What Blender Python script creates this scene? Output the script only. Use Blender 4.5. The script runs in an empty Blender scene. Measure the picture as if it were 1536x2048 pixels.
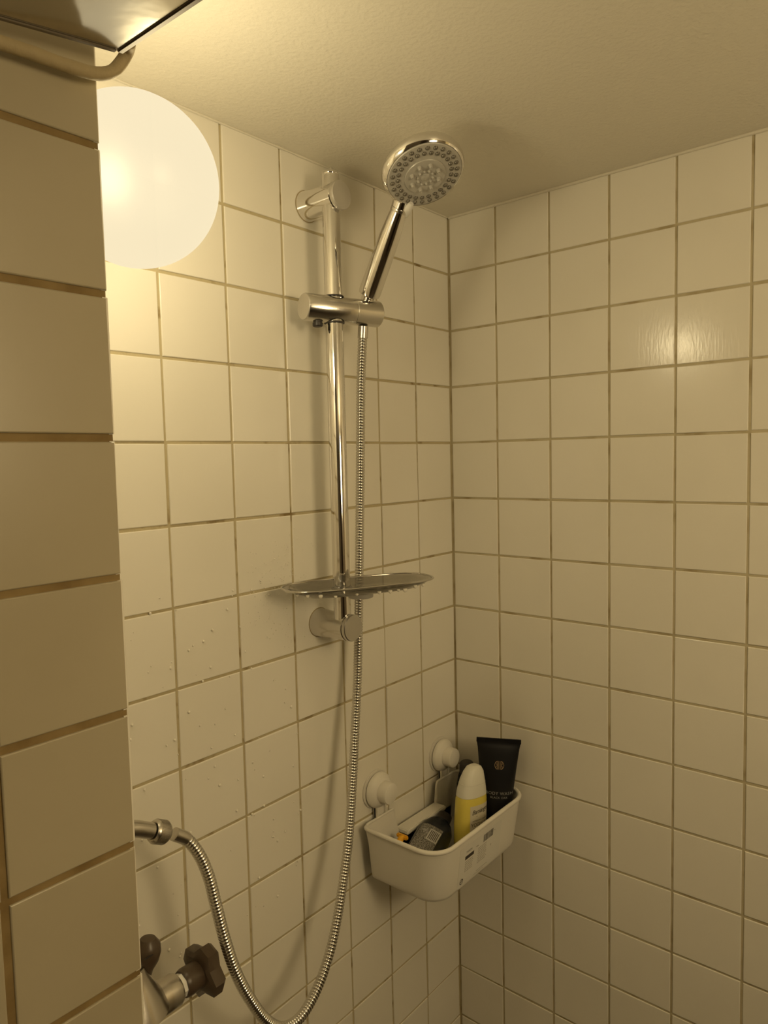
import bpy, bmesh, math, random
from mathutils import Vector, Matrix, noise
random.seed(7)
S = bpy.context.scene
COL = S.collection
PI = math.pi
H = 2.2                                   # ceiling height; helper Z() measures down from the ceiling
def V(x, y, z): return Vector((x, y, z + H))

# ---------------------------------------------------------------- camera
cam_d = bpy.data.cameras.new('camera'); cam = bpy.data.objects.new('camera', cam_d); COL.objects.link(cam)
cam_d.sensor_fit = 'VERTICAL'; cam_d.sensor_height = 36; cam_d.lens = 36 * 1443.49 / 2048
cam_d.clip_start = .01
r = Vector((0.63981997, -0.76816951, -0.02336704)); d = Vector((-0.07242108, -0.02999509, -0.99692301)); f = Vector((0.76510496, 0.63954351, -0.07482313))
cam.matrix_world = Matrix.Translation(V(-1.09055, -0.74806, -0.42222)) @ Matrix((r, -d, -f)).transposed().to_4x4()
S.camera = cam

# ---------------------------------------------------------------- world, exposure, lights
w = bpy.data.worlds.new('world'); S.world = w; w.use_nodes = True
w.node_tree.nodes['Background'].inputs[0].default_value = (1, .78, .5, 1)
w.node_tree.nodes['Background'].inputs[1].default_value = .02
S.view_settings.view_transform = 'Standard'; S.view_settings.look = 'None'
S.view_settings.exposure = 0.3; S.view_settings.gamma = 1; S.view_settings.use_curve_mapping = False
LAMP = V(-.7173, -.154, -.1706); LAMP_R = .0739
LAMP_POWER = 8.6; LAMP_COLOR = (1, .85, .53)
LAMP_T = .12
FILL_POWER = 10.8

# ---------------------------------------------------------------- materials
def mat(name, col, rough=.5, metal=0, spec=.5, trans=0, ior=1.45, coat=0, alpha=1):
    m = bpy.data.materials.new(name); m.use_nodes = True
    b = m.node_tree.nodes['Principled BSDF']
    b.inputs['Base Color'].default_value = (*col, 1); b.inputs['Roughness'].default_value = rough
    b.inputs['Metallic'].default_value = metal; b.inputs['Specular IOR Level'].default_value = spec
    b.inputs['Transmission Weight'].default_value = trans; b.inputs['IOR'].default_value = ior
    b.inputs['Coat Weight'].default_value = coat; b.inputs['Alpha'].default_value = alpha
    return m
def nodes(m): return m.node_tree, m.node_tree.nodes, m.node_tree.links, m.node_tree.nodes['Principled BSDF']
def add_bump(m, scale, strength, dist=.001, stretch=(1, 1, 1), detail=3, geo=True, prev=None):
    t, n, l, b = nodes(m)
    g = n.new('ShaderNodeNewGeometry') if geo else n.new('ShaderNodeTexCoord')
    mp = n.new('ShaderNodeMapping'); mp.inputs['Scale'].default_value = stretch
    l.new(g.outputs['Position' if geo else 'Object'], mp.inputs[0])
    nz = n.new('ShaderNodeTexNoise'); nz.inputs['Scale'].default_value = scale; nz.inputs['Detail'].default_value = detail
    l.new(mp.outputs[0], nz.inputs['Vector'])
    bp = n.new('ShaderNodeBump'); bp.inputs['Strength'].default_value = strength; bp.inputs['Distance'].default_value = dist
    l.new(nz.outputs[0], bp.inputs['Height'])
    if prev: l.new(prev.outputs[0], bp.inputs['Normal'])
    l.new(bp.outputs[0], b.inputs['Normal'])
    return bp
def add_mix(m, scale, c1, c2, lo=.4, hi=.6, detail=4, stretch=(1, 1, 1)):
    t, n, l, b = nodes(m)
    g = n.new('ShaderNodeNewGeometry'); mp = n.new('ShaderNodeMapping'); mp.inputs['Scale'].default_value = stretch
    l.new(g.outputs['Position'], mp.inputs[0])
    nz = n.new('ShaderNodeTexNoise'); nz.inputs['Scale'].default_value = scale; nz.inputs['Detail'].default_value = detail
    l.new(mp.outputs[0], nz.inputs['Vector'])
    cr = n.new('ShaderNodeValToRGB'); cr.color_ramp.elements[0].position = lo; cr.color_ramp.elements[1].position = hi
    cr.color_ramp.elements[0].color = (*c1, 1); cr.color_ramp.elements[1].color = (*c2, 1)
    l.new(nz.outputs[0], cr.inputs[0]); l.new(cr.outputs[0], b.inputs['Base Color'])
    return cr

TILE_C = (.80, .765, .68)
M_tile = mat('glazed_tile', TILE_C, .16)
add_mix(M_tile, 3, (.775, .74, .65), (.82, .785, .70), .35, .65)
add_bump(M_tile, 14, .18, .0012, detail=1)
M_tile_r = mat('glazed_tile_streaked', TILE_C, .17)          # soap film runs down the tiles of the right wall
add_mix(M_tile_r, 3, (.775, .74, .65), (.82, .785, .70), .35, .65)
_b = add_bump(M_tile_r, 14, .15, .0012, detail=1)
add_bump(M_tile_r, 260, .22, .0006, stretch=(1, 1, .28), detail=2, prev=_b)
M_tile_s = mat('shaded_satin_tile', (.47, .415, .30), .3)  # wall end's shade put into a darker tile colour, offsetting the fill lamp
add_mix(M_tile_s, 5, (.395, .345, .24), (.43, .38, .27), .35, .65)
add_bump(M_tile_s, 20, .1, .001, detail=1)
M_grout = mat('grout', (.40, .34, .20), .85)
add_mix(M_grout, 26, (.24, .17, .07), (.50, .43, .27), .31, .43)
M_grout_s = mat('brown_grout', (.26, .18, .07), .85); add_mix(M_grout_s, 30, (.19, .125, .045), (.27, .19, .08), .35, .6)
add_bump(M_grout, 400, .5, .0008)
M_grout_r = mat('pale_grout', (.46, .40, .26), .85)
add_mix(M_grout_r, 20, (.36, .29, .16), (.52, .46, .31), .33, .5)
M_ceil = mat('ceiling_paint', (.77, .73, .63), .55)
_b = add_bump(M_ceil, 170, .55, .0016, detail=2)
add_bump(M_ceil, 30, .35, .002, stretch=(1, 2.4, 1), detail=3, prev=_b)
M_paint = mat('wall_paint', (.15, .125, .09), .6); add_bump(M_paint, 90, .2, .001)
M_caulk = mat('caulk', (.72, .68, .58), .5); add_bump(M_caulk, 60, .5, .001)
M_floor = mat('floor_vinyl', (.11, .085, .06), .45); add_mix(M_floor, 8, (.09, .07, .05), (.13, .10, .07))
M_door = mat('dark_door', (.03, .02, .012), .4); add_mix(M_door, 6, (.02, .013, .008), (.045, .03, .018), stretch=(6, 6, .6))
M_chrome = mat('chrome', (.80, .78, .75), .07, 1)
add_bump(M_chrome, 60, .04, .0005, geo=False)
M_chrome_d = mat('worn_chrome', (.66, .64, .60), .2, 1); add_bump(M_chrome_d, 150, .12, .0006, geo=False)
M_brush = mat('water_marked_chrome', (.62, .60, .57), .33, 1)
add_bump(M_brush, 140, .5, .0005, stretch=(1, 1, .25))
M_cap = mat('satin_cap', (.60, .57, .52), .45, .6)
M_greyp = mat('grey_plastic', (.46, .44, .40), .36, .15)
M_greyl = mat('light_grey_plastic', (.80, .78, .73), .3)
M_nozz = mat('nozzle_rubber', (.16, .145, .12), .16, .35)
M_dark = mat('dark_rubber', (.035, .03, .028), .4)
M_brown = mat('brown_plastic', (.075, .052, .034), .33)
add_bump(M_brown, 90, .08, .001)
M_nickel = mat('dull_nickel', (.60, .57, .52), .27, 1); add_bump(M_nickel, 200, .12, .0006)
M_thread = mat('thread_tape', (.85, .83, .78), .5)
M_white = mat('white_plastic', (.76, .73, .66), .42)
add_bump(M_white, 500, .06, .0005)
M_cup = mat('suction_rubber', (.66, .63, .56), .3)
M_acryl = mat('clear_acrylic', (.42, .40, .35), .05, 0, trans=.85, ior=1.4)
M_drop = mat('clear_drop', (.84, .80, .71), .04, spec=1)
M_acryl_rim = mat('silvered_rim', (.55, .53, .49), .1, .9)
M_water = mat('water', (1, 1, 1), .0, 0, trans=1, ior=1.33)
M_yellow = mat('yellow_gel', (.74, .62, .12), .16, coat=.3)
M_capw = mat('frosted_cap', (.74, .72, .63), .35)
M_label = mat('cream_label', (.62, .57, .44), .5)
M_ink = mat('dark_ink', (.035, .025, .02), .5)
M_inkg = mat('grey_ink', (.30, .27, .22), .5)
M_black = mat('black_tube', (.006, .006, .008), .42)
M_copper = mat('copper_foil', (.42, .30, .17), .35, .3)
M_print = mat('silver_print', (.34, .33, .31), .45)
M_navy = mat('dark_bottle', (.012, .014, .018), .25)
M_blabel = mat('speckled_label', (.16, .15, .13), .45)
add_mix(M_blabel, 900, (.03, .03, .028), (.34, .32, .28), .44, .56, 1)
M_stick = mat('white_sticker', (.72, .70, .64), .4)
M_paper = mat('price_paper', (.50, .49, .44), .5)
M_razor = mat('orange_yellow_plastic', (.80, .40, .02), .35)
M_rod = mat('beige_rod', (.40, .32, .18), .7); add_bump(M_rod, 120, .6, .002)
M_plate = mat('polished_plate', (.42, .39, .32), .13, .85); add_bump(M_plate, 22, .12, .003)
M_platee = mat('plate_edge', (.16, .13, .09), .5, .2)
M_blade = mat('blade_steel', (.5, .5, .5), .2, 1)

# opal glass: a thin milky shell; part of the bulb's light passes, part glows in the glass
M_opal = bpy.data.materials.new('opal_glass'); M_opal.use_nodes = True
t = M_opal.node_tree; t.nodes.clear()
out = t.nodes.new('ShaderNodeOutputMaterial'); em = t.nodes.new('ShaderNodeEmission'); tr = t.nodes.new('ShaderNodeBsdfTransparent')
em.inputs[0].default_value = (1, .86, .58, 1); em.inputs[1].default_value = .78
tr.inputs[0].default_value = (1, .97, .9, 1)
mx = t.nodes.new('ShaderNodeMixShader'); mx.inputs[0].default_value = 1 - LAMP_T
t.links.new(tr.outputs[0], mx.inputs[1]); t.links.new(em.outputs[0], mx.inputs[2])
gl = t.nodes.new('ShaderNodeBsdfGlossy'); gl.inputs['Roughness'].default_value = .35
mx2 = t.nodes.new('ShaderNodeMixShader'); mx2.inputs[0].default_value = .03
t.links.new(mx.outputs[0], mx2.inputs[1]); t.links.new(gl.outputs[0], mx2.inputs[2])
t.links.new(mx2.outputs[0], out.inputs[0])
M_fill = bpy.data.materials.new('fill_shade'); M_fill.use_nodes = True  # glowing surface of the added fill lamp
_e = M_fill.node_tree.nodes['Principled BSDF']; _e.inputs['Emission Color'].default_value = (1, .78, .44, 1); _e.inputs['Emission Strength'].default_value = FILL_POWER

# ---------------------------------------------------------------- helpers
def obj(name, bm, m, parent=None, smooth=True, angle=35, loc=None):
    me = bpy.data.meshes.new(name); bm.normal_update(); bm.to_mesh(me); bm.free()
    me.materials.append(m)
    if smooth:
        me.polygons.foreach_set('use_smooth', [True] * len(me.polygons))
        try: me.set_sharp_from_angle(angle=math.radians(angle))
        except Exception: pass
    o = bpy.data.objects.new(name, me); COL.objects.link(o)
    if parent: o.parent = parent
    if loc is not None: o.location = loc
    return o
def tag(o, label, cat, group=None):
    o['label'] = label; o['category'] = cat
    if group: o['group'] = group
    return o
def thing(name, loc, label, cat, rot=None, group=None):
    e = bpy.data.objects.new(name, None); COL.objects.link(e); e.location = loc; e.empty_display_size = .05
    if rot is not None: e.rotation_euler = rot
    return tag(e, label, cat, group)
def struct(name, bm, m, loc=(0, 0, 0)):
    o = obj(name, bm, m, smooth=False, loc=loc); o['kind'] = 'structure'; return o
def bx(bm, x0, x1, y0, y1, z0, z1):
    vs = [bm.verts.new((x, y, z)) for x in (x0, x1) for y in (y0, y1) for z in (z0, z1)]
    for q in ((0, 1, 3, 2), (4, 6, 7, 5), (0, 4, 5, 1), (2, 3, 7, 6), (0, 2, 6, 4), (1, 5, 7, 3)):
        bm.faces.new([vs[i] for i in q])
    return vs
def basis(ax):
    ax = Vector(ax).normalized()
    u = ax.orthogonal().normalized() if abs(ax.z) > .95 else ax.cross(Vector((0, 0, 1))).normalized()
    return u, ax.cross(u), ax
def lathe(bm, prof, org, ax, seg=40, cap0=True, cap1=True):
    """prof: list of (radius, distance along ax)."""
    u, v, a = basis(ax); org = Vector(org); rings = []
    for rr, h in prof:
        if rr < 1e-6: rings.append([bm.verts.new(org + a * h)])
        else: rings.append([bm.verts.new(org + a * h + rr * (math.cos(2 * PI * k / seg) * u + math.sin(2 * PI * k / seg) * v)) for k in range(seg)])
    for A, B in zip(rings, rings[1:]):
        for k in range(seg):
            k2 = (k + 1) % seg
            q = [A[k % len(A)], A[k2 % len(A)], B[k2 % len(B)], B[k % len(B)]]
            q = [x for i, x in enumerate(q) if x not in q[:i]]
            if len(q) > 2: bm.faces.new(q)
    if cap0 and len(rings[0]) > 1: bm.faces.new(rings[0][::-1])
    if cap1 and len(rings[-1]) > 1: bm.faces.new(rings[-1])
def catmull(P, step):
    P = [Vector(p) for p in P]; out = []
    Q = [2 * P[0] - P[1]] + P + [2 * P[-1] - P[-2]]
    for i in range(1, len(Q) - 2):
        a, b, c, e = Q[i - 1], Q[i], Q[i + 1], Q[i + 2]
        n = max(2, int((c - b).length / step) * 2)
        for k in range(n):
            s = k / n
            out.append(.5 * ((2 * b) + (c - a) * s + (2 * a - 5 * b + 4 * c - e) * s * s + (3 * b - a - 3 * c + e) * s ** 3))
    out.append(P[-1])
    res = [out[0]]; acc = 0                          # resample evenly
    L = [0]
    for a, b in zip(out, out[1:]): L.append(L[-1] + (b - a).length)
    n = max(2, int(L[-1] / step)); j = 0; res = []
    for k in range(n + 1):
        s = L[-1] * k / n
        while j < len(L) - 2 and L[j + 1] < s: j += 1
        tt = (s - L[j]) / max(1e-9, L[j + 1] - L[j]); res.append(out[j].lerp(out[j + 1], tt))
    return res
def tube(bm, pts, rad, seg=16, closed=False, caps=True):
    n = len(pts); rings = []; up = None
    for i, p in enumerate(pts):
        a = pts[(i - 1) % n] if (closed or i) else pts[0]; b = pts[(i + 1) % n] if (closed or i < n - 1) else pts[-1]
        t_ = (Vector(b) - Vector(a)).normalized()
        if up is None: up = t_.orthogonal().normalized()
        up = (up - t_ * up.dot(t_)).normalized(); v = t_.cross(up)
        rr = rad(i) if callable(rad) else rad
        rings.append([bm.verts.new(Vector(p) + rr * (math.cos(2 * PI * k / seg) * up + math.sin(2 * PI * k / seg) * v)) for k in range(seg)])
    m_ = n if closed else n - 1
    for i in range(m_):
        A, B = rings[i], rings[(i + 1) % n]
        off = 0
        if closed and i == n - 1:
            off = min(range(seg), key=lambda s: (A[0].co - B[s].co).length)
        for k in range(seg):
            bm.faces.new([A[k], A[(k + 1) % seg], B[(k + 1 + off) % seg], B[(k + off) % seg]])
    if caps and not closed:
        bm.faces.new(rings[0][::-1]); bm.faces.new(rings[-1])
def prism(bm, poly, z0, z1):
    A = [bm.verts.new((x, y, z0)) for x, y in poly]; B = [bm.verts.new((x, y, z1)) for x, y in poly]
    bm.faces.new(A[::-1]); bm.faces.new(B)
    for k in range(len(A)): bm.faces.new([A[k], A[(k + 1) % len(A)], B[(k + 1) % len(A)], B[k]])
def xf(bm, M): bmesh.ops.transform(bm, matrix=M, verts=bm.verts); return bm
def frame(o, ex, ey, ez): return Matrix.Translation(Vector(o)) @ Matrix((Vector(ex), Vector(ey), Vector(ez))).transposed().to_4x4()
def text_bm(s, size, extr=.00008, shear=0, spacing=1):
    c = bpy.data.curves.new('text', 'FONT'); c.body = s; c.size = size; c.align_x = 'CENTER'; c.align_y = 'CENTER'
    c.extrude = extr; c.shear = shear; c.space_character = spacing; c.resolution_u = 4
    o = bpy.data.objects.new('text', c); me = bpy.data.meshes.new_from_object(o)
    bm = bmesh.new(); bm.from_mesh(me); bpy.data.objects.remove(o); bpy.data.curves.remove(c); bpy.data.meshes.remove(me)
    return bm

# ---------------------------------------------------------------- room shell
R0 = .0987; PV = .09981; ROWS = 22
def zl(k): return 0 if k <= 0 else -(R0 + (k - 1) * PV)
bm = bmesh.new(); bx(bm, -.816 - 1.2, .12, .0016, .12, 0, H); wall_left = struct('wall_left', bm, M_grout)
bm = bmesh.new(); bx(bm, .0013, .12, -2.0, .0016, 0, H); wall_right = struct('wall_right', bm, M_grout_r)
bm = bmesh.new(); bx(bm, -2.016, -.8176, -.2704, -.0005, 0, H); wall_stub = struct('wall_stub', bm, M_grout_s)
bm = bmesh.new(); bx(bm, -2.1, -2.016, -2.0, .12, 0, H); struct('wall_rear', bm, M_paint)
bm = bmesh.new(); bx(bm, -2.016, .0016, -2.1, -2.0, 0, H); struct('wall_front', bm, M_paint)
bm = bmesh.new(); bx(bm, -2.1, .12, -2.1, .12, H, H + .1); struct('ceiling', bm, M_ceil)
bm = bmesh.new(); bx(bm, -2.1, .12, -2.1, .12, -.1, 0); struct('floor', bm, M_floor)
bm = bmesh.new(); bx(bm, -1.75, -.95, -1.998, -1.96, .0, 2.02); door = struct('door_1', bm, M_door)
bm = bmesh.new(); tube(bm, catmull([(-1.05, -1.958, 1.0), (-1.05, -1.92, 1.0), (-1.10, -1.915, 1.0), (-1.17, -1.915, 1.0)], .01), .009, 10); obj('door_handle', bm, M_nickel, door)
# bead of caulk where the ceiling meets the tiles
pts = [Vector((-.0012 + .0006 * noise.noise(Vector((0, y * .1 * 9, 0))), -.003 - y * .01, H - .0012)) for y in range(0, 198)]
bm = bmesh.new(); tube(bm, pts, lambda i: .0028 + .0009 * noise.noise(Vector((i * .37, 3, 0))), 8); o = obj('trim_1', bm, M_caulk); o['kind'] = 'structure'
pts = [Vector((-.004 - x * .01, -.0008, H - .0008)) for x in range(0, 81)]
bm = bmesh.new(); tube(bm, pts, lambda i: .0018 + .0009 * noise.noise(Vector((i * .41, 7, 0))), 8); o = obj('trim_2', bm, M_caulk); o['kind'] = 'structure'

# ---------------------------------------------------------------- tiles, each an object sharing mesh data with its like
TM = {}
def tile_mesh(w_, h_, m, T=.0045):
    key = (round(w_, 4), round(h_, 4), m.name)
    if key in TM: return TM[key]
    bm = bmesh.new(); rings = []
    for ins, dep in ((0, -T), (0, -.0009), (.0004, -.0003), (.0010, 0)):
        a, b = w_ / 2 - ins, h_ / 2 - ins
        rings.append([bm.verts.new((x, y, dep)) for x, y in ((-a, -b), (a, -b), (a, b), (-a, b))])
    for A, B in zip(rings, rings[1:]):
        for k in range(4): bm.faces.new([A[k], A[(k + 1) % 4], B[(k + 1) % 4], B[k]])
    bm.faces.new(rings[-1])
    me = bpy.data.meshes.new('tile'); bm.normal_update(); bm.to_mesh(me); bm.free(); me.materials.append(m)
    TM[key] = me; return me
J = .0036
def lay(parent, fr, us, vs, m, J=.0036, tilt=.22, proud=.0003, jit=.0003):
    """tiles between the joint lines us (along the wall) and vs (down); fr maps (u, v, outward) to the room"""
    for i in range(len(us) - 1):
        for j in range(len(vs) - 1):
            u0, u1, v0, v1 = us[i], us[i + 1], vs[j + 1], vs[j]
            g0 = 0.0016 if i == 0 else J / 2; g1 = J / 2
            a, b = min(u0, u1), max(u0, u1)
            w_ = b - a - J; h_ = v1 - v0 - (J if j else J / 2 + .0006)
            o = bpy.data.objects.new('tile', tile_mesh(w_, h_, m)); COL.objects.link(o); o.parent = parent
            cu = (a + b) / 2 + random.uniform(-jit, jit); cv = (v0 + v1) / 2 - (0 if j else 0) + random.uniform(-jit, jit)
            if not j: cv = v1 - .0006 - h_ / 2
            t1, t2 = math.radians(random.gauss(0, tilt)), math.radians(random.gauss(0, tilt))
            o.matrix_local = fr @ Matrix.Translation((cu, cv, random.uniform(-proud, proud))) @ Matrix.Rotation(t1, 4, 'X') @ Matrix.Rotation(t2, 4, 'Y') @ Matrix.Rotation(math.radians(random.gauss(0, .08)), 4, 'Z')
VS = [zl(k) for k in range(ROWS + 1)]
lay(wall_left, frame((0, 0, H), (1, 0, 0), (0, 0, 1), (0, -1, 0)), [-.0005] + [-(.1025 + k * .09865) for k in range(8)], VS, M_tile, tilt=.3, proud=.0005)
lay(wall_right, frame((0, 0, H), (0, -1, 0), (0, 0, 1), (-1, 0, 0)), [.0005] + [(.0955 + k * .1) for k in range(12)], VS, M_tile_r, tilt=.13)
VS2 = [z - .0053 if i else 0 for i, z in enumerate(VS)]
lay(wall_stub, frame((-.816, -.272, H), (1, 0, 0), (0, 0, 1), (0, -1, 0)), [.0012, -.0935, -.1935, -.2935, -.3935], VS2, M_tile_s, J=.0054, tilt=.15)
lay(wall_stub, frame((-.816, 0, H), (0, 1, 0), (0, 0, 1), (1, 0, 0)), [-.2735, -.179, -.080, -.0025], VS2, M_tile, J=.0045, tilt=.2)

# ---------------------------------------------------------------- globe lamp on the side of the stub wall
o_l = LAMP
lamp = thing('globe_lamp', LAMP, 'round white glowing globe lamp beside the tiled wall end', 'lamp')
ndir = Vector((-.92, .12, .38)).normalized()
bm = bmesh.new(); n_ = 40; pf = []
for k in range(n_ + 1):
    a = PI * k / n_
    pf.append((LAMP_R * math.sin(a), LAMP_R * math.cos(a)))
pf[0] = (0, LAMP_R)
pf[-1] = (0, -LAMP_R)
lathe(bm, pf, (0, 0, 0), ndir, 64, cap0=False); obj('globe', bm, M_opal, lamp)
bm = bmesh.new(); lathe(bm, [(.0400, .0635), (.0425, .0640), (.0425, .0820), (.036, .0860), (0, .0862), (0, .0790), (.0380, .0780), (.0400, .0640)], (0, 0, 0), ndir, 40); obj('collar', bm, M_white, lamp)
bm = bmesh.new(); c0 = ndir * .083; wallx = -.8155 - LAMP.x
lathe(bm, [(0, 0), (.048, 0), (.048, .010), (.040, .018), (.034, .030), (0, .031)], (wallx, c0.y, c0.z + .012), (1, 0, 0), 36); obj('base', bm, M_white, lamp)
ld = bpy.data.lights.new('bulb_light', 'POINT'); ld.energy = LAMP_POWER; ld.color = LAMP_COLOR; ld.shadow_soft_size = .03
lo = bpy.data.objects.new('bulb_light', ld); COL.objects.link(lo); lo.location = LAMP + Vector((.026, -.031, -.006))

# ---------------------------------------------------------------- added fill lamp, unseen behind the camera, brightens wall end and right wall
rl = thing('fill_lamp', V(-.68, -1.38, 0), 'unseen round fill lamp added outside the shower, behind the viewer', 'lamp')
bm = bmesh.new(); lathe(bm, [(0, .0), (.05, .0), (.045, .02), (0, .022)], (0, 0, 0), (0, 0, -1), 32); obj('canopy', bm, M_white, rl)
bm = bmesh.new(); lathe(bm, [(0, .02), (.003, .02), (.003, .135), (0, .135)], (0, 0, 0), (0, 0, -1), 10); obj('cord', bm, M_white, rl)
bm = bmesh.new(); lathe(bm, [(.17 * math.sin(PI * k / 24) if 0 < k < 24 else 0, .30 - .17 * math.cos(PI * k / 24)) for k in range(25)], (0, 0, 0), (0, 0, -1), 40); obj('shade', bm, M_fill, rl)

# ---------------------------------------------------------------- shower rail
RX, RY = -.3528, -.05
rail = thing('shower_rail', V(RX, 0, -.662), 'vertical chrome shower rail on two wall brackets', 'shower rail')
def L(x, y, z): return Vector((x - RX, y, z + .662))
bm = bmesh.new(); lathe(bm, [(.0, 0), (.0121, 0), (.0121, .6225), (.0115, .6240), (.0115, .6265), (.0119, .6275), (.0112, .6300), (0, .6305)], L(RX, RY, -.664), (0, 0, 1), 40); obj('pole', bm, M_chrome, rail)
bm = bmesh.new(); lathe(bm, [(.0, 0), (.0016, 0), (.0013, .006), (0, .007)], L(RX, RY - .002, -.0335), (0, 0, 1), 10); obj('screw', bm, M_nickel, rail)
for zc, mb, mc in ((-.0665, M_chrome, M_cap), (-.6610, M_chrome_d, M_brush)):
    bm = bmesh.new(); lathe(bm, [(0, 0), (.0212, 0), (.0212, .001), (.0206, .004), (.0193, .03), (.0190, .060), (.0180, .0612)], L(-.3500, -.0002, zc), (0, -1, 0), 56); b = obj('bracket', bm, mb, rail)
    bm = bmesh.new(); lathe(bm, [(0, .060), (.0185, .0616), (.0190, .0625), (.0190, .0668), (.0180, .0680), (0, .0683)], L(-.3500, -.0002, zc), (0, -1, 0), 56); obj('end_cap', bm, mc, b)
    bm = bmesh.new(); lathe(bm, [(0, 0), (.0218, 0), (.0218, .0008), (0, .0009)], L(-.3500, -.0001, zc), (0, -1, 0), 40); obj('gasket', bm, M_rod, b)

# ---------------------------------------------------------------- sliding handset holder
hx, hy = math.cos(.287), -math.sin(.287)
HD = Vector((hx, hy, 0)); HC = V(-.3537, -.05, -.2171)
hold = thing('handset_holder', HC, 'horizontal chrome slider clamped on the rail, cradling the handset', 'shower holder')
bm = bmesh.new(); lathe(bm, [(0, -.0455), (.0176, -.0455), (.0183, -.0445), (.0183, .0300), (.0178, .0304)], (0, 0, 0), HD, 56); obj('barrel', bm, M_chrome_d, hold)
bm = bmesh.new(); lathe(bm, [(.0, .0306), (.0178, .0306), (.0183, .0310), (.0183, .0716), (.0172, .0728), (0, .0730)], (0, 0, 0), HD, 56); obj('cradle', bm, M_chrome_d, hold)
bm = bmesh.new(); lathe(bm, [(0, -.0462), (.0170, -.0466), (.0174, -.0460), (.0174, -.0450)], (0, 0, 0), HD, 48); obj('end_cap', bm, M_cap, hold)
bm = bmesh.new(); lathe(bm, [(.0124, .0165), (.0140, .0170), (.0140, .0182), (.0124, .0190)], (.0009, 0, 0), (0, 0, 1), 40, cap0=False, cap1=False)
obj('upper_collar', bm, M_dark, hold)
bm = bmesh.new(); lathe(bm, [(.0124, .0165), (.0142, .0170), (.0142, .0186), (.0124, .0192)], (.0009, 0, 0), (0, 0, -1), 40, cap0=False, cap1=False)
obj('lower_collar', bm, M_dark, hold)
bm = bmesh.new(); lathe(bm, [(0, .0165), (.0062, .0165), (.0062, .0195), (.0070, .0200), (.0070, .0240), (.0058, .0252), (0, .0254)], HD * -.0255, (0, 0, -1), 24); obj('release_button', bm, M_dark, hold)

# ---------------------------------------------------------------- handset
HB = V(-.3010, -.0660, -.1985)            # foot of the handle
HN = V(-.3188, -.1479, -.0840)            # neck behind the spray disc
FC = V(-.3334, -.1946, -.0698); FN = Vector((-.2046, -.4189, -.8847)).normalized(); FU = Vector((-.2511, -.8511, .461)).normalized(); FW = FN.cross(FU)
hand = thing('hand_shower', HB, 'chrome hand shower with round grey nozzle disc, tilted up near the ceiling', 'shower head')
ax = (HN - HB).normalized(); LH = (HN - HB).length
bm = bmesh.new(); lathe(bm, [(0, .006), (.0105, .006), (.0150, .0085), (.0157, .0120), (.0156, .020), (.0150, .06), (.0138, .095), (.0118, .118), (.0104, LH - .012), (.0106, LH + .006), (.004, LH + .012), (0, LH + .013)], (0, 0, 0), ax, 48); obj('handle', bm, M_chrome, hand)
bm = bmesh.new(); lathe(bm, [(0, -.022), (.0070, -.022), (.0088, -.004), (.0092, .0066), (0, .0070)], (0, 0, 0), ax, 32); obj('threaded_tail', bm, M_chrome, hand)
bm = bmesh.new(); lathe(bm, [(.0112, LH - .0165), (.0116, LH - .015), (.0116, LH - .013), (.0112, LH - .0115)], (0, 0, 0), ax, 40, cap0=False, cap1=False); obj('neck_ring', bm, M_chrome_d, hand)
fc = FC - HB
bm = bmesh.new(); lathe(bm, [(.0478, -.0012), (.0488, -.0004), (.0510, -.0022), (.0530, -.0062), (.0534, -.0100), (.0522, -.0140), (.0480, -.0178), (.0380, -.0215), (.0200, -.0240), (0, -.0246)], fc, FN, 80, cap0=False); shell = obj('shell', bm, M_chrome, hand)
# faired neck between handle and shell
bm = bmesh.new(); A = (HN - HB) - ax * .02; B = fc - FU * .045 - FN * .0150; C_ = fc - FU * .030 - FN * .0165
tube(bm, catmull([A, A.lerp(B, .62) - FN * .001, B, C_], .004), lambda i: min(.0122, .0103 + .00022 * i), 24); obj('neck', bm, M_chrome, hand)
bm = bmesh.new(); lathe(bm, [(0, -.006), (.0474, -.006), (.0478, -.0006), (.0470, .0006), (.0262, .0012), (.0262, .0020), (.0256, .0028), (0, .0030)], fc, FN, 80); face = obj('spray_face', bm, M_greyp, hand)
bm = bmesh.new(); lathe(bm, [(0, .0026), (.0058, .0026), (.0058, .0034), (.0050, .0039), (0, .0040)], fc, FN, 32); obj('centre_button', bm, M_greyp, face)
def nozzle_mesh(name, prof, seg=10, m=None):
    bm = bmesh.new(); lathe(bm, prof, (0, 0, 0), (0, 0, 1), seg, cap0=False)
    me = bpy.data.meshes.new(name); bm.normal_update(); bm.to_mesh(me); bm.free(); me.materials.append(m)
    me.polygons.foreach_set('use_smooth', [True] * len(me.polygons)); return me
N1 = nozzle_mesh('nozzle', [(.0030, 0), (.0029, .0005), (.0025, .0004), (.0023, .0016), (.0014, .0024), (0, .0026)], 12, M_nozz)
N2 = nozzle_mesh('nozzle', [(.0030, 0), (.0024, .0020), (.0020, .0048), (.0015, .0052), (.0009, .0046), (0, .0045)], 12, M_greyp)
N3 = nozzle_mesh('nozzle', [(.0019, 0), (.0015, .0014), (.0012, .0026), (0, .0028)], 10, M_greyp)
rot = Matrix((FU, FW, FN)).transposed()
for me, rad, cnt, ph, off in ((N1, .0418, 26, 0, .0007), (N1, .0346, 25, .35, .0009), (N2, .0182, 8, .25, .0029), (N3, .0100, 10, .1, .0029)):
    for k in range(cnt):
        a = 2 * PI * (k + ph) / cnt
        o = bpy.data.objects.new('nozzle', me); COL.objects.link(o); o.parent = face
        o.matrix_local = Matrix.Translation(fc + FN * off + rad * (math.cos(a) * FU + math.sin(a) * FW)) @ rot.to_4x4()
bm = bmesh.new(); pts = []
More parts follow.
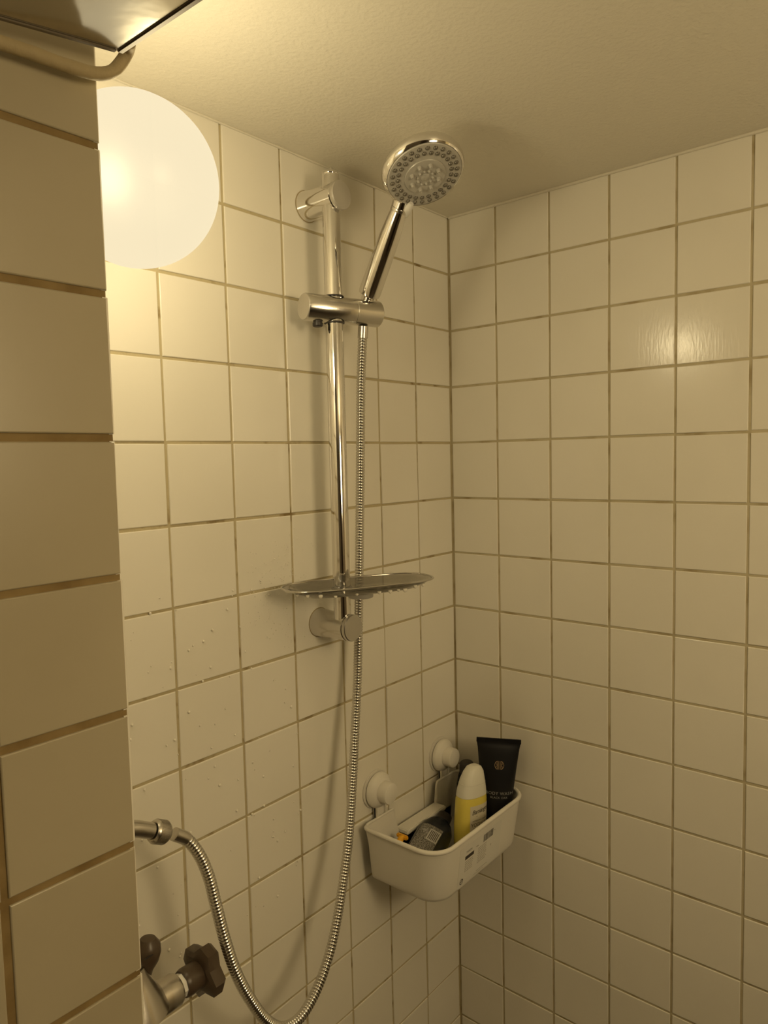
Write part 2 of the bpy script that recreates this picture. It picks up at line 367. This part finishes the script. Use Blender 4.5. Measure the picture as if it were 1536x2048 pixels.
for s, hw, th in ((0, .0036, .0034), (.006, .0050, .0038), (.013, .0058, .0034), (.019, .0052, .0026), (.0235, .0034, .0018), (.025, .0008, .0010)):
    cen = fc - FU * (.0415 + s) + FW * (-.0045 - .16 * s) + FN * (.0035 - .02 * s)
    pts.append([bm.verts.new(cen + FW * hw * math.cos(a) + FN * th * math.sin(a)) for a in [2 * PI * k / 16 for k in range(16)]])
for A_, B_ in zip(pts, pts[1:]):
    for k in range(16): bm.faces.new([A_[k], A_[(k + 1) % 16], B_[(k + 1) % 16], B_[k]])
bm.faces.new(pts[0]); bm.faces.new(pts[-1]); bmesh.ops.recalc_face_normals(bm, faces=bm.faces); obj('spray_lever', bm, M_greyl, face)

# ---------------------------------------------------------------- hose
HP = [(-.6736, -.1, -.8133), (-.6588, -.102, -.8257), (-.6454, -.104, -.849), (-.6365, -.106, -.8769), (-.6303, -.108, -.9108), (-.6217, -.11, -.9553), (-.6113, -.112, -.9958), (-.5959, -.113, -1.0347), (-.5717, -.113, -1.0796), (-.5446, -.112, -1.1085), (-.5138, -.11, -1.1165), (-.4756, -.1, -1.1098), (-.4431, -.09, -1.0907), (-.4149, -.08, -1.0608), (-.3915, -.072, -1.0178), (-.3694, -.065, -.9643), (-.3517, -.058, -.8994), (-.3332, -.05, -.818), (-.3169, -.043, -.7413), (-.3074, -.039, -.6687), (-.3042, -.042, -.5567), (-.3053, -.05, -.4101), (-.3082, -.057, -.3105), (-.3085, -.064, -.2362)]
hose = thing('shower_hose', V(*HP[0]), 'ribbed metal shower hose looping from the tap up to the slider', 'hose')
P0 = Vector(HP[0]); pts = catmull([Vector(p) - P0 for p in HP], .00102)
prof = (.00560, .00655, .00680, .00650)
bm = bmesh.new(); tube(bm, pts[14:-14], lambda i: prof[i % 4], 16); obj('ribbed_sleeve', bm, M_chrome_d, hose, angle=80)
bm = bmesh.new(); tube(bm, pts[:18], lambda i: .0070, 24); obj('ferrule', bm, M_nickel, hose)
bm = bmesh.new(); tube(bm, pts[-17:], lambda i: .0072, 24); obj('ferrule', bm, M_nickel, hose)
nutax = (Vector(HP[0]) - Vector((-.7000, -.1, -.7990))).normalized()
bm = bmesh.new(); lathe(bm, [(0, -.0005), (.0098, -.0005), (.0112, .0015), (.0118, .003), (.0118, .0150), (.0105, .0172), (0, .0175)], Vector((-.6985, -.1, -.7995)) - P0, nutax, 48); nut = obj('nut', bm, M_nickel, hose)
bm = bmesh.new(); u, v, a = basis(nutax)
for k in range(60):
    c = Vector((-.6985, -.1, -.7995)) - P0 + .0119 * (math.cos(2 * PI * k / 60) * u + math.sin(2 * PI * k / 60) * v)
    M = frame(c + a * .009, math.cos(2 * PI * k / 60) * u + math.sin(2 * PI * k / 60) * v, a.cross(math.cos(2 * PI * k / 60) * u + math.sin(2 * PI * k / 60) * v), a)
    b2 = bmesh.new(); bx(b2, -.0003, .00035, -.0003, .0003, -.0055, .0055); xf(b2, M); me = bpy.data.meshes.new('t'); b2.to_mesh(me); b2.free(); bm.from_mesh(me); bpy.data.meshes.remove(me)
o = obj('knurling', bm, M_nickel, nut, smooth=False); o['kind'] = 'stuff'

# ---------------------------------------------------------------- soap dish on the rail
DC = V(-.3600, -.0900, -.5925); DA = math.radians(-26)
dish = thing('soap_dish', DC, 'shallow clear soap dish with shiny rim, clipped on the rail below the slider', 'soap dish', rot=(0, 0, DA))
def sup(a, b, n, N=72, cx=0, cy=0):
    o = []
    for k in range(N):
        t_ = 2 * PI * k / N; c, s = math.cos(t_), math.sin(t_)
        o.append((cx + a * math.copysign(abs(c) ** (2 / n), c), cy + b * math.copysign(abs(s) ** (2 / n), s)))
    return o
def loft(bm, secs, close0=True, close1=True):
    rings = [[bm.verts.new((x, y, z)) for x, y in pl] for pl, z in secs]
    for A_, B_ in zip(rings, rings[1:]):
        for k in range(len(A_)): bm.faces.new([A_[k], A_[(k + 1) % len(A_)], B_[(k + 1) % len(A_)], B_[k]])
    if close0: bm.faces.new(rings[0][::-1])
    if close1: bm.faces.new(rings[-1])
bm = bmesh.new()
loft(bm, [(sup(.072, .026, 3.2), -.0125), (sup(.082, .033, 3.2), -.0105), (sup(.101, .041, 3.0), -.003), (sup(.1075, .0450, 3.0), 0), (sup(.1040, .042, 3.0), .0003),
          (sup(.093, .038, 3.0), -.0025), (sup(.080, .031, 3.2), -.0085), (sup(.070, .024, 3.2), -.0105)])
obj('tray', bm, M_acryl, dish)
bm = bmesh.new(); tube(bm, [Vector((x, y, .0004)) for x, y in sup(.1075, .0450, 3.0, 96)], .0014, 10, closed=True); obj('rim', bm, M_acryl_rim, dish)
bm = bmesh.new(); lathe(bm, [(0, 0), (.0170, 0), (.0175, .001), (.0175, .0065), (0, .0070)], (.000, -.004, -.0195), (0, 0, 1), 40); obj('mount_disc', bm, M_greyp, dish)
Ri = Matrix.Rotation(-DA, 3, 'Z') @ Vector((RX + .3600, RY + .0900, 0))
bm = bmesh.new(); lathe(bm, [(.0125, -.018), (.0150, -.018), (.0150, -.0128), (.0125, -.0128)], Ri, (0, 0, 1), 40, cap0=False, cap1=False)
obj('rail_clip', bm, M_greyp, dish)
bm = bmesh.new()
for x, y, s in ((-.085, -.032, 1), (-.07, -.040, 1.2), (-.05, -.041, .9), (.012, -.041, 1.1), (.028, -.041, 1.2), (.040, -.041, .9), (.050, -.041, 1.3), (.066, -.040, 1.2), (.080, -.036, 1.1), (.090, -.02, .8), (-.02, -.041, .8), (-.095, -.02, .9)):
    lathe(bm, [(0, 0), (.0022 * s, .0004), (.0024 * s, .002 * s), (.0015 * s, .0036 * s), (0, .0044 * s)], (x, y, -.0032 - (.003 if abs(x) < .06 else 0)), (0, 0, -1), 10)
o = obj('water_drips', bm, M_drop, dish); o['kind'] = 'stuff'

# ---------------------------------------------------------------- mixer tap
TY = -.1; TZ = -.982
tap = thing('mixer_tap', V(-.678, TY, TZ), 'dull nickel mixer tap with brown star knob, partly behind the wall end', 'tap')
def T_(x, y, z): return Vector((x + .678, y - TY, z - TZ))
bm = bmesh.new(); lathe(bm, [(0, -.16), (.0185, -.16), (.0185, -.052), (.0175, -.045), (.0172, -.0165), (.0168, -.004), (.0150, -.0005), (0, 0)], (0, 0, 0), (1, 0, 0), 48); obj('body', bm, M_nickel, tap)
bm = bmesh.new(); lathe(bm, [(.0172, -.012), (.0335, .004), (.0275, .018), (.0185, .034), (.0140, .043), (.0115, .052), (0, .053)], T_(-.728, TY, TZ), (0, 0, 1), 48); obj('shoulder', bm, M_nickel, tap)
bm = bmesh.new(); lathe(bm, [(0, 0), (.0118, 0), (.0122, .003), (.0122, .0075), (.0108, .009), (0, .009)], T_(-.6785, TY, TZ), (1, 0, 0), 8); obj('valve_nut', bm, M_thread, tap)
kn = None
bm = bmesh.new(); lathe(bm, [(0, .006), (.0138, .006), (.0148, .0085), (.0150, .011), (.0145, .0285), (.0135, .030), (0, .030)], T_(-.6785, TY, TZ), (1, 0, 0), 36); kn = obj('knob', bm, M_brown, tap)
bm = bmesh.new(); poly = []
for k in range(16):
    a = 2 * PI * k / 16; q = k % 4
    rr = .0265 if q in (0,) else (.0255 if q in (1, 3) and False else (.0205 if q in (1, 3) else .0165))
    poly.append((rr, a))
pl = []
for k in range(4):
    a = PI / 2 * k + .35
    for da, rr in ((-.25, .0300), (.25, .0300), (PI / 4, .0212)): pl.append((rr * math.cos(a + da), rr * math.sin(a + da)))
secs = [(.80, .026), (1.0, .0285), (1.0, .0395), (.9, .0435), (.62, .0455)]
R_ = [[bm.verts.new(T_(-.6785, TY, TZ) + Vector((h, s * x, s * y))) for x, y in pl] for s, h in secs]
for A_, B_ in zip(R_, R_[1:]):
    for k in range(len(pl)): bm.faces.new([A_[k], A_[(k + 1) % len(pl)], B_[(k + 1) % len(pl)], B_[k]])
bm.faces.new(R_[0][::-1]); bm.faces.new(R_[-1]); bmesh.ops.recalc_face_normals(bm, faces=bm.faces)
obj('star_grip', bm, M_brown, kn, angle=30)
bm = bmesh.new(); lathe(bm, [(0, 0), (.0045, 0), (.0065, .008), (.0115, .017), (.0135, .026), (.0125, .034), (.0075, .040), (0, .0415)], T_(-.7135, TY, -.949), (.1, 0, 1), 36); dk = obj('diverter_knob', bm, M_brown, tap)
bm = bmesh.new(); bx(bm, -.009, .001, -.0130, -.0122, .029, .0302); xf(bm, Matrix.Translation(T_(-.7135, TY, -.949)) ); obj('slot', bm, M_dark, dk, smooth=False)
pts = catmull([T_(-.775, TY, -.975), T_(-.775, TY, -.86), T_(-.770, TY, -.805), T_(-.750, TY, -.785), T_(-.725, TY, -.786), T_(-.700, TY, -.7985)], .006)
bm = bmesh.new(); tube(bm, pts, .0082, 28); obj('riser_pipe', bm, M_nickel, tap)

# ---------------------------------------------------------------- suction basket
BX0, BX1, BY0, BY1, BZ0, BZ1 = -.283, -.019, -.1600, -.0110, -1.0865, -1.0000
BO = V(-.151, -.0855, BZ0)
bas = thing('suction_basket', BO, 'white plastic basket hanging from two suction cups in the corner', 'basket')
def perim(ins, N=200, r=.038):
    x0, x1, y0, y1 = BX0 + ins + .151, BX1 - ins + .151, BY0 + ins + .0855, BY1 - min(ins, .004) + .0855
    rf = max(.004, r - ins * .4); rb = max(.003, .016 - ins * .3); P = []
    def arc(cx, cy, rr, a0):
        return [(cx + rr * math.cos(a0 + PI / 2 * k / 12), cy + rr * math.sin(a0 + PI / 2 * k / 12)) for k in range(13)]
    seq = arc(x1 - rb, y1 - rb, rb, 0)
    xb0, xb1 = x0 + rb, x1 - rb
    seq += [(xb1 + (xb0 - xb1) * k / 90, y1) for k in range(1, 90)]
    seq += arc(x0 + rb, y1 - rb, rb, PI / 2)
    seq += [(x0, y1 - rb + (y0 + rf - y1 + rb) * k / 20) for k in range(1, 20)]
    seq += arc(x0 + rf, y0 + rf, rf, PI)
    seq += [(x0 + rf + (x1 - x0 - 2 * rf) * k / 30, y0) for k in range(1, 30)]
    seq += arc(x1 - rf, y0 + rf, rf, 1.5 * PI)
    seq += [(x1, y0 + rf + (y1 - rb - y0 - rf) * k / 20) for k in range(1, 20)]
    return seq
def sst(a, b, x):
    t_ = min(1, max(0, (x - a) / (b - a))); return t_ * t_ * (3 - 2 * t_)
base = perim(0); NP = len(base)
def topz(k):
    x, y = base[k]; wx = x - .151
    if y > BY1 + .0855 - .001:
        cut = sst(-.206, -.197, wx) * (1 - sst(-.087, -.080, wx))
        return (BZ1 - BZ0) - .037 * cut
    return BZ1 - BZ0
levels = [(0, .020), (.0008, .016), (.004, .0118), (.010, .0100), (.03, .0072), (.06, .0035), (1, 0)]
bm = bmesh.new(); rings = []
for zz, ins in levels:
    pr = perim(ins); rings.append([bm.verts.new((pr[k][0], pr[k][1], topz(k) if zz == 1 else min(zz, topz(k) - .002))) for k in range(NP)])
for zz, ins in levels[::-1]:
    pr = perim(ins + .0024); rings.append([bm.verts.new((pr[k][0], pr[k][1], topz(k) if zz == 1 else min(zz + .002, topz(k) - .001))) for k in range(NP)])
for A_, B_ in zip(rings, rings[1:]):
    for k in range(NP): bm.faces.new([A_[k], A_[(k + 1) % NP], B_[(k + 1) % NP], B_[k]])
bm.faces.new(rings[0][::-1]); bm.faces.new(rings[-1]); bmesh.ops.recalc_face_normals(bm, faces=bm.faces)
obj('tub', bm, M_white, bas, angle=50)
pr = perim(.0010)
bm = bmesh.new(); tube(bm, [Vector((pr[k][0], pr[k][1], topz(k))) for k in range(NP)], lambda i: .0036 if pr[i][1] < .07 else .0021, 10, closed=True); obj('rim', bm, M_white, bas, angle=80)
bm = bmesh.new(); bx(bm, -.195 + .151, -.086 + .151, BY1 - .0235 + .0855, BY1 - .001 + .0855, topz(60) - .006, topz(60) + .0018); bmesh.ops.bevel(bm, geom=bm.edges[:], offset=.0015, segments=2, affect='EDGES'); obj('back_ledge', bm, M_white, bas)
for cxw, zc in ((-.2345, -.9575), (-.0560, -.9600)):
    o0 = Vector((cxw + .151, .0855 - .0003, zc - BZ0))
    bm = bmesh.new(); lathe(bm, [(0, 0), (.0312, 0), (.0306, .0022), (.0280, .0030), (0, .0032)], o0, (0, -1, 0), 56); cup = obj('suction_cup', bm, M_cup, bas)
    bm = bmesh.new(); lathe(bm, [(0, .004), (.0272, .004), (.0285, .0058), (.0285, .0085), (.0270, .0120), (.0225, .0158), (.0190, .0180), (0, .0182)], o0, (0, -1, 0), 56); obj('cup_cover', bm, M_white, cup)
    bm = bmesh.new(); lathe(bm, [(0, .017), (.0172, .017), (.0168, .0320), (.0160, .0336), (.0150, .0340), (0, .0341)], o0, (0, -1, 0), 48); obj('twist_knob', bm, M_white, cup)
    bm = bmesh.new(); zt = -.025; zb = (BZ1 - .004) - zc
    bx(bm, o0.x - .0105, o0.x + .0125, o0.y - .0085, o0.y - .0055, o0.z + zb, o0.z + zt)
    bx(bm, o0.x - .0105, o0.x - .0080, o0.y - .0125, o0.y - .0045, o0.z + zb, o0.z + zt)
    bx(bm, o0.x + .0100, o0.x + .0125, o0.y - .0125, o0.y - .0045, o0.z + zb, o0.z + zt)
    obj('hanger', bm, M_white, bas, smooth=False)
# printed sticker on the front of the basket
SF = frame((0, BY0 + .0855, 0), (1, 0, 0), (0, 0, 1), (0, -1, 0))
def face_y(z):                                # outward offset of the tapering front at height z above the tub's base
    zs = [0, .004, .010, .03, .06, .0865]; iv = [.018, .0118, .0100, .0072, .0035, 0]
    for i in range(5):
        if z <= zs[i + 1]: return -(iv[i] + (iv[i + 1] - iv[i]) * (z - zs[i]) / (zs[i + 1] - zs[i]))
    return 0
def on_front(b2, off):
    for v_ in b2.verts: x, z, e_ = v_.co.x, v_.co.y, v_.co.z; v_.co = (x, BY0 + .0855 - face_y(z) - off - e_, z)
    return b2
def rect(b2, x0, x1, z0, z1, nz=1, e=.00005):
    for i in range(nz):
        a, b = z0 + (z1 - z0) * i / nz, z0 + (z1 - z0) * (i + 1) / nz
        bx(b2, x0, x1, a, b, 0, e)
def wx(x): return x + .151
def wz(z): return z - BZ0
bm = bmesh.new(); rect(bm, wx(-.224), wx(-.104), wz(-1.0790), wz(-1.0130), 8, .0001); st = obj('sticker', on_front(bm, .0002), M_stick, bas, smooth=False)
bm = bmesh.new(); x = -.158; random.seed(3)
while x < -.129:
    w_ = random.choice((.0005, .0008, .0012)); rect(bm, wx(x), wx(x + w_), wz(-1.0300), wz(-1.0175), 2); x += w_ + random.choice((.0005, .0007, .001))
obj('barcode', on_front(bm, .0003), M_ink, st, smooth=False)
bm = bmesh.new(); rect(bm, wx(-.2085), wx(-.1840), wz(-1.0370), wz(-1.0310), 2); obj('black_bar', on_front(bm, .0003), M_ink, st, smooth=False)
bm = text_bm('TISKEN', .0052, 0); xf(bm, Matrix.Translation((wx(-.1985), wz(-1.0250), 0))); obj('print', on_front(bm, .0004), M_ink, st, smooth=False)
bm = bmesh.new(); random.seed(5)
for x0, x1, z0, n in ((-.2075, -.185, -1.0405, 6), (-.172, -.146, -1.0335, 9)):
    for i in range(n):
        x = x0
        while x < x1 - .002:
            w_ = random.uniform(.001, .003); rect(bm, wx(x), wx(min(x + w_, x1)), wz(z0 - i * .0031 - .0011), wz(z0 - i * .0031), 1); x += w_ + .0008
rect(bm, wx(-.178), wx(-.172), wz(-1.0290), wz(-1.0275)); rect(bm, wx(-.172), wx(-.140), wz(-1.0725), wz(-1.0719)); rect(bm, wx(-.180), wx(-.150), wz(-1.0760), wz(-1.0755)); rect(bm, wx(-.1335), wx(-.1322), wz(-1.0465), wz(-1.0430)); rect(bm, wx(-.1260), wx(-.1225), wz(-1.0235), wz(-1.0228))
o = obj('small_print', on_front(bm, .0003), M_inkg, st, smooth=False); o['kind'] = 'stuff'
bm = bmesh.new()
for k in range(28):
    a0, a1 = 2 * PI * k / 28, 2 * PI * (k + 1) / 28
    vv = [bm.verts.new((wx(-.2135) + r_ * math.cos(a), wz(-1.0700) + r_ * math.sin(a), 0)) for r_, a in ((.0036, a0), (.0048, a0), (.0048, a1), (.0036, a1))]; bm.faces.new(vv)
vv = [bm.verts.new((wx(-.2135) + x, wz(-1.0700) + z, 0)) for x, z in ((-.0022, -.0005), (-.0006, .0024), (.0026, .0030), (.0006, .0006), (-.0006, -.0028))]; bm.faces.new(vv)
obj('round_mark', on_front(bm, .0004), M_ink, st, smooth=False)

# ---------------------------------------------------------------- things in the basket
FLOOR = BZ0 + .0022
def container(secs, n, N=48):
    """secs: (z, a, b, cx) ; returns builder over a z-interval and the front surface"""
    def at_(z):
        for (z0, a0, b0, c0), (z1, a1, b1, c1) in zip(secs, secs[1:]):
            if z <= z1 or (z1, a1, b1, c1) == secs[-1]:
                t_ = (z - z0) / (z1 - z0); return a0 + (a1 - a0) * t_, b0 + (b1 - b0) * t_, c0 + (c1 - c0) * t_
    def build(z0, z1, grow=0, close=True):
        zs = [z0] + [s[0] for s in secs if z0 < s[0] < z1] + [z1]; bm = bmesh.new()
        fine = []
        for a, b in zip(zs, zs[1:]): fine += [a + (b - a) * k / 3 for k in range(3)]
        fine.append(z1)
        loft(bm, [(sup(at_(z)[0] + grow, at_(z)[1] + grow, n, N, at_(z)[2]), z) for z in fine], close, close)
        return bm
    def front(b2, off):
        for v_ in b2.verts:
            x, z, e_ = v_.co.x, v_.co.y, v_.co.z; a, b, c = at_(z); q = min(.999, abs(x - c) / a)
            v_.co = (x, -b * (1 - q ** n) ** (1 / n) - off - e_, z)
        return b2
    return build, front
def grid(x0, x1, z0, z1, nx, nz):
    bm = bmesh.new(); g = [[bm.verts.new((x0 + (x1 - x0) * i / nx, z0 + (z1 - z0) * j / nz, 0)) for i in range(nx + 1)] for j in range(nz + 1)]
    for j in range(nz):
        for i in range(nx): bm.faces.new([g[j][i], g[j][i + 1], g[j + 1][i + 1], g[j + 1][i]])
    return bm
# yellow shower cream
yel = thing('shower_gel_bottle', V(-.116, -.1020, FLOOR + .0018), 'yellow shower bottle with white cap and cream label, leaning in the basket', 'bottle', rot=(0, math.radians(3.5), math.radians(-12)))
bd, fr = container([(0, .0270, .0160, 0), (.003, .0285, .0178, 0), (.05, .0298, .0190, 0), (.09, .0290, .0186, .0005), (.110, .0262, .0170, .001), (.125, .0222, .0152, .002), (.136, .0180, .0130, .004), (.1435, .0125, .0100, .005), (.1465, .0060, .0055, .0055)], 2.6)
obj('bottle_body', bd(0, .098), M_yellow, yel, angle=60)
obj('cap', bd(.0984, .1464, .0001), M_capw, yel, angle=60)
bm = bd(.1182, .1190, .0004); obj('cap_seam', bm, M_cup, yel)
lab = obj('label', fr(grid(-.0175, .0262, .010, .086, 14, 12), .0003), M_label, yel)
for s, sz, x, z, sh, m, sp in (('Barnängen', .0105, .004, .0765, .35, M_ink, .85), ('ROMANIAN CREAM', .0036, .003, .0610, 0, M_ink, 1), ('YOGHURT', .0082, .004, .0545, 0, M_ink, 1.02), ('DUSCHCREME', .0046, .003, .0475, 0, M_ink, 1)):
    bm = text_bm(s, sz, 0, sh, sp); xf(bm, Matrix.Translation((x, z, 0)) @ Matrix.Rotation(.09 if sh else 0, 4, 'Z')); obj('print', fr(bm, .0006), m, lab, smooth=False)
bm = bmesh.new(); bx(bm, -.010, .013, -.00025, .00025, 0, .00005); xf(bm, Matrix.Translation((.004, .0700, 0)) @ Matrix.Rotation(.22, 4, 'Z')); obj('underline', fr(bm, .0006), M_ink, lab, smooth=False)
# black body wash tube
tub = thing('body_wash_tube', V(-.0505, -.1125, FLOOR + .0010), 'black body wash tube with copper emblem, standing crimped end up', 'tube', rot=(0, math.radians(2.7), math.radians(-57)))
TH = .1770
bd, fr = container([(0.020, .0235, .0205, 0), (.05, .0252, .0195, 0), (.09, .0285, .0165, 0), (.13, .0322, .0105, 0), (.16, .0354, .0045, 0), (.168, .0368, .0016, 0), (TH, .0378, .0009, 0)], 2.1)
obj('tube_body', bd(.020, TH), M_black, tub, angle=50)
bm = bmesh.new(); lathe(bm, [(0, 0), (.0185, 0), (.0190, .002), (.0190, .0195), (0, .0198)], (0, 0, 0), (0, 0, 1), 36); obj('cap', bm, M_black, tub)
bm = bmesh.new(); bx(bm, -.0378, .0378, -.0013, .0013, .1695, TH); obj('crimp', bm, M_black, tub, smooth=False)
bm = text_bm('BODY WASH', .0072, 0, 0, 1.12); xf(bm, Matrix.Translation((.0035, .0870, 0))); obj('print', fr(bm, .0004), M_print, tub, smooth=False)
bm = text_bm('BLACK OAK', .0048, 0, 0, 1.15); xf(bm, Matrix.Translation((.0030, .0800, 0))); obj('print', fr(bm, .0004), M_print, tub, smooth=False)
bm = bmesh.new()
for side in (-1, 1):                          # mirrored double letter inside a broken ring
    for y0, y1 in ((-.0070, .0070),):
        for xx in (.0008, .0026):
            vs = [(side * xx, y0), (side * (xx + .0007), y0), (side * (xx + .0007), y1), (side * xx, y1)]
            bm.faces.new([bm.verts.new((x, y, 0)) for x, y in (vs if side > 0 else vs[::-1])])
    for rr, c0_, a0, a1 in ((.0033, .0036, -90, 90), (.0033, -.0036, -90, 90)):
        for k in range(10):
            A0, A1 = [math.radians(a0 + (a1 - a0) * kk / 10) for kk in (k, k + 1)]
            q = [(side * (.0026 + r2 * math.cos(A)), c0_ + r2 * math.sin(A)) for r2, A in ((rr - .0007, A0), (rr, A0), (rr, A1), (rr - .0007, A1))]
            bm.faces.new([bm.verts.new((x, y, 0)) for x, y in (q if side > 0 else q[::-1])])
    for k in range(14):
        A0, A1 = [math.radians(-62 + 124 * kk / 14) for kk in (k, k + 1)]
        q = [(side * (r2 * math.cos(A)), r2 * math.sin(A)) for r2, A in ((.0073, A0), (.0080, A0), (.0080, A1), (.0073, A1))]
        bm.faces.new([bm.verts.new((x, y, 0)) for x, y in (q if side > 0 else q[::-1])])
xf(bm, Matrix.Translation((.0020, .1340, 0))); obj('emblem', fr(bm, .0004), M_copper, tub, smooth=False)
# dark bottle standing behind the yellow one
blk = thing('dark_bottle', V(-.0390, -.0480, FLOOR - .0015), 'black bottle behind the yellow one, only its cap top showing', 'bottle')
bd, fr = container([(0, .0200, .0140, 0), (.003, .0212, .0150, 0), (.08, .0212, .0150, 0), (.095, .0165, .0130, 0), (.10, .0125, .0120, 0), (.1155, .0120, .0115, 0), (.1175, .0105, .0100, 0)], 2.4)
obj('bottle_body', bd(0, .0985), M_navy, blk, angle=60); obj('cap', bd(.0987, .1175), M_dark, blk, angle=60)
# dark bottle lying down
A0 = V(-.238, -.0860, -1.0545); B0 = V(-.132, -.0530, -1.0480); ez = (B0 - A0).normalized(); nn = Vector((-.42, -.46, .80)); ny = -(nn - ez * nn.dot(ez)).normalized(); ex = ny.cross(ez)
ly = thing('lying_bottle', A0, 'dark bottle lying in the basket, its speckled back label facing up', 'bottle')
ly.rotation_euler = Matrix((ex, ny, ez)).transposed().to_euler()
bd, fr = container([(-.004, .0235, .0130, 0), (0, .0262, .0160, 0), (.02, .0280, .0170, 0), (.07, .0290, .0170, 0), (.095, .0270, .0160, 0), (.112, .0200, .0140, 0), (.120, .0135, .0120, 0), (.140, .0125, .0115, 0)], 2.8)
obj('bottle_body', bd(-.004, .119), M_navy, ly, angle=60); obj('cap', bd(.1192, .140), M_dark, ly, angle=60)
lb = obj('label', fr(grid(-.0240, .0120, .004, .082, 12, 12), .0003), M_blabel, ly)
stp = obj('price_sticker', fr(grid(-.0075, .0115, .042, .072, 8, 8), .0006), M_paper, lb)
bm = bmesh.new()
for k in range(6): bx(bm, -.005 + k * .0026, -.0038 + k * .0026, .045, .069, 0, .00004)
obj('sticker_lines', fr(bm, .0008), M_ink, stp, smooth=False)
bm = bmesh.new(); random.seed(9)
for k in range(22):
    x, z = random.uniform(-.022, -.010), random.uniform(.055, .081); s = random.uniform(.0006, .0016); bx(bm, x, x + s * 1.8, z, z + s, 0, .00004)
bx(bm, -.018, -.012, .060, .066, 0, .00004)
o = obj('label_marks', fr(bm, .0007), M_print, lb, smooth=False); o['kind'] = 'stuff'
# small orange-yellow razor
rz = thing('razor', V(-.2330, -.0420, FLOOR + .009), 'small orange and black plastic razor in the left end of the basket', 'razor')
bm = bmesh.new(); tube(bm, catmull([(-.012, -.012, 0), (-.006, -.008, .018), (.000, -.004, .034), (.006, -.002, .042), (.013, -.003, .045)], .003), lambda i: .0042 + .0014 * math.sin(i * .55), 14); obj('handle', bm, M_razor, rz)
bm = bmesh.new(); bx(bm, .0095, .0165, -.012, .010, .041, .048); bmesh.ops.bevel(bm, geom=bm.edges[:], offset=.002, segments=2, affect='EDGES'); obj('neck', bm, M_razor, rz)
bm = bmesh.new(); bx(bm, -.014, -.007, -.012, .018, .030, .043); bmesh.ops.bevel(bm, geom=bm.edges[:], offset=.002, segments=2, affect='EDGES'); hd_ = obj('head', bm, M_dark, rz)
bm = bmesh.new(); bx(bm, -.0025, .003, -.010, .010, .036, .0435); bmesh.ops.bevel(bm, geom=bm.edges[:], offset=.0018, segments=2, affect='EDGES'); obj('guard', bm, M_dark, rz)
bm = bmesh.new(); bx(bm, -.0135, -.0075, -.010, .016, .0428, .0434); obj('blade', bm, M_blade, hd_, smooth=False)

# ---------------------------------------------------------------- shelf plate with its bent rod, top left
PC = V(-.8160, -.3000, -.1498)
sh = thing('overhead_shelf', PC, 'shiny grey plate on a bent beige rod, above the tiled wall end', 'shelf')
e1 = Vector((.0165, -.9999, 0)).normalized(); e2 = Vector((.9875, .0162, .157)).normalized(); e3 = e1.cross(e2).normalized()
if e3.z < 0: e3 = -e3
def Pl(a, b, c): return e1 * a - e2 * b + e3 * c
bm = bmesh.new(); q = [Pl(a, b, c) for a, b in ((0, 0), (.22, 0), (.22, .24), (0, .24)) for c in (0, .004)]
vs = [bm.verts.new(p) for p in q]
for fc_ in ((0, 2, 4, 6), (1, 3, 5, 7), (0, 1, 3, 2), (2, 3, 5, 4), (4, 5, 7, 6), (6, 7, 1, 0)): bm.faces.new([vs[i] for i in fc_])
bmesh.ops.recalc_face_normals(bm, faces=bm.faces); obj('plate', bm, M_plate, sh, smooth=False)
for nm_, (a0, a1, b0, b1) in (('edge_trim', (-.002, .222, -.0042, .0012)), ('edge_trim', (-.0034, .0012, .0012, .242))):
    bm = bmesh.new(); vs = [bm.verts.new(Pl(a, b, c)) for a in (a0, a1) for b in (b0, b1) for c in (-.0012, .0052)]
    for fc_ in ((0, 1, 3, 2), (4, 6, 7, 5), (0, 4, 5, 1), (2, 3, 7, 6), (0, 2, 6, 4), (1, 5, 7, 3)): bm.faces.new([vs[i] for i in fc_])
    bmesh.ops.recalc_face_normals(bm, faces=bm.faces); bmesh.ops.bevel(bm, geom=bm.edges[:], offset=.001, segments=2, affect='EDGES'); obj(nm_, bm, M_platee, sh)
rp = [V(-1.06, -.285, -.1755), V(-.95, -.285, -.1715), V(-.8916, -.285, -.1684), V(-.8681, -.285, -.1667), V(-.8459, -.285, -.1656), V(-.8253, -.285, -.1631), V(-.8125, -.285, -.1569), V(-.8045, -.2855, -.1466), V(-.8030, -.2900, -.1410), V(-.8060, -.2965, -.1400)]
bm = bmesh.new(); tube(bm, [p - PC for p in catmull(rp, .004)], lambda i: .0043 + .0003 * noise.noise(Vector((i * .3, 0, 0))), 18); obj('support_rod', bm, M_rod, sh)

# ---------------------------------------------------------------- water on the tiles
random.seed(21); bm = bmesh.new()
def drop(x, z, s, run):
    lathe(bm, [(.0012 * s, 0), (.0012 * s, .0005 * s), (.0008 * s, .0011 * s), (0, .0013 * s)], (x, -.0004, z), (0, -1, 0), 8, cap0=True)
for k in range(95):
    x = random.uniform(-.68, -.40); z = random.uniform(-.58, -1.05); drop(x, z + H, random.uniform(.6, 1.6), False)
for k in range(240):
    x = random.gauss(-.425, .035); z = random.gauss(-.60, .04); drop(x, z + H, random.uniform(.25, .7), False)
o = obj('water_droplets', bm, M_drop); o['kind'] = 'stuff'; tag(o, 'small clear water droplets spattered on the left wall tiles', 'water')
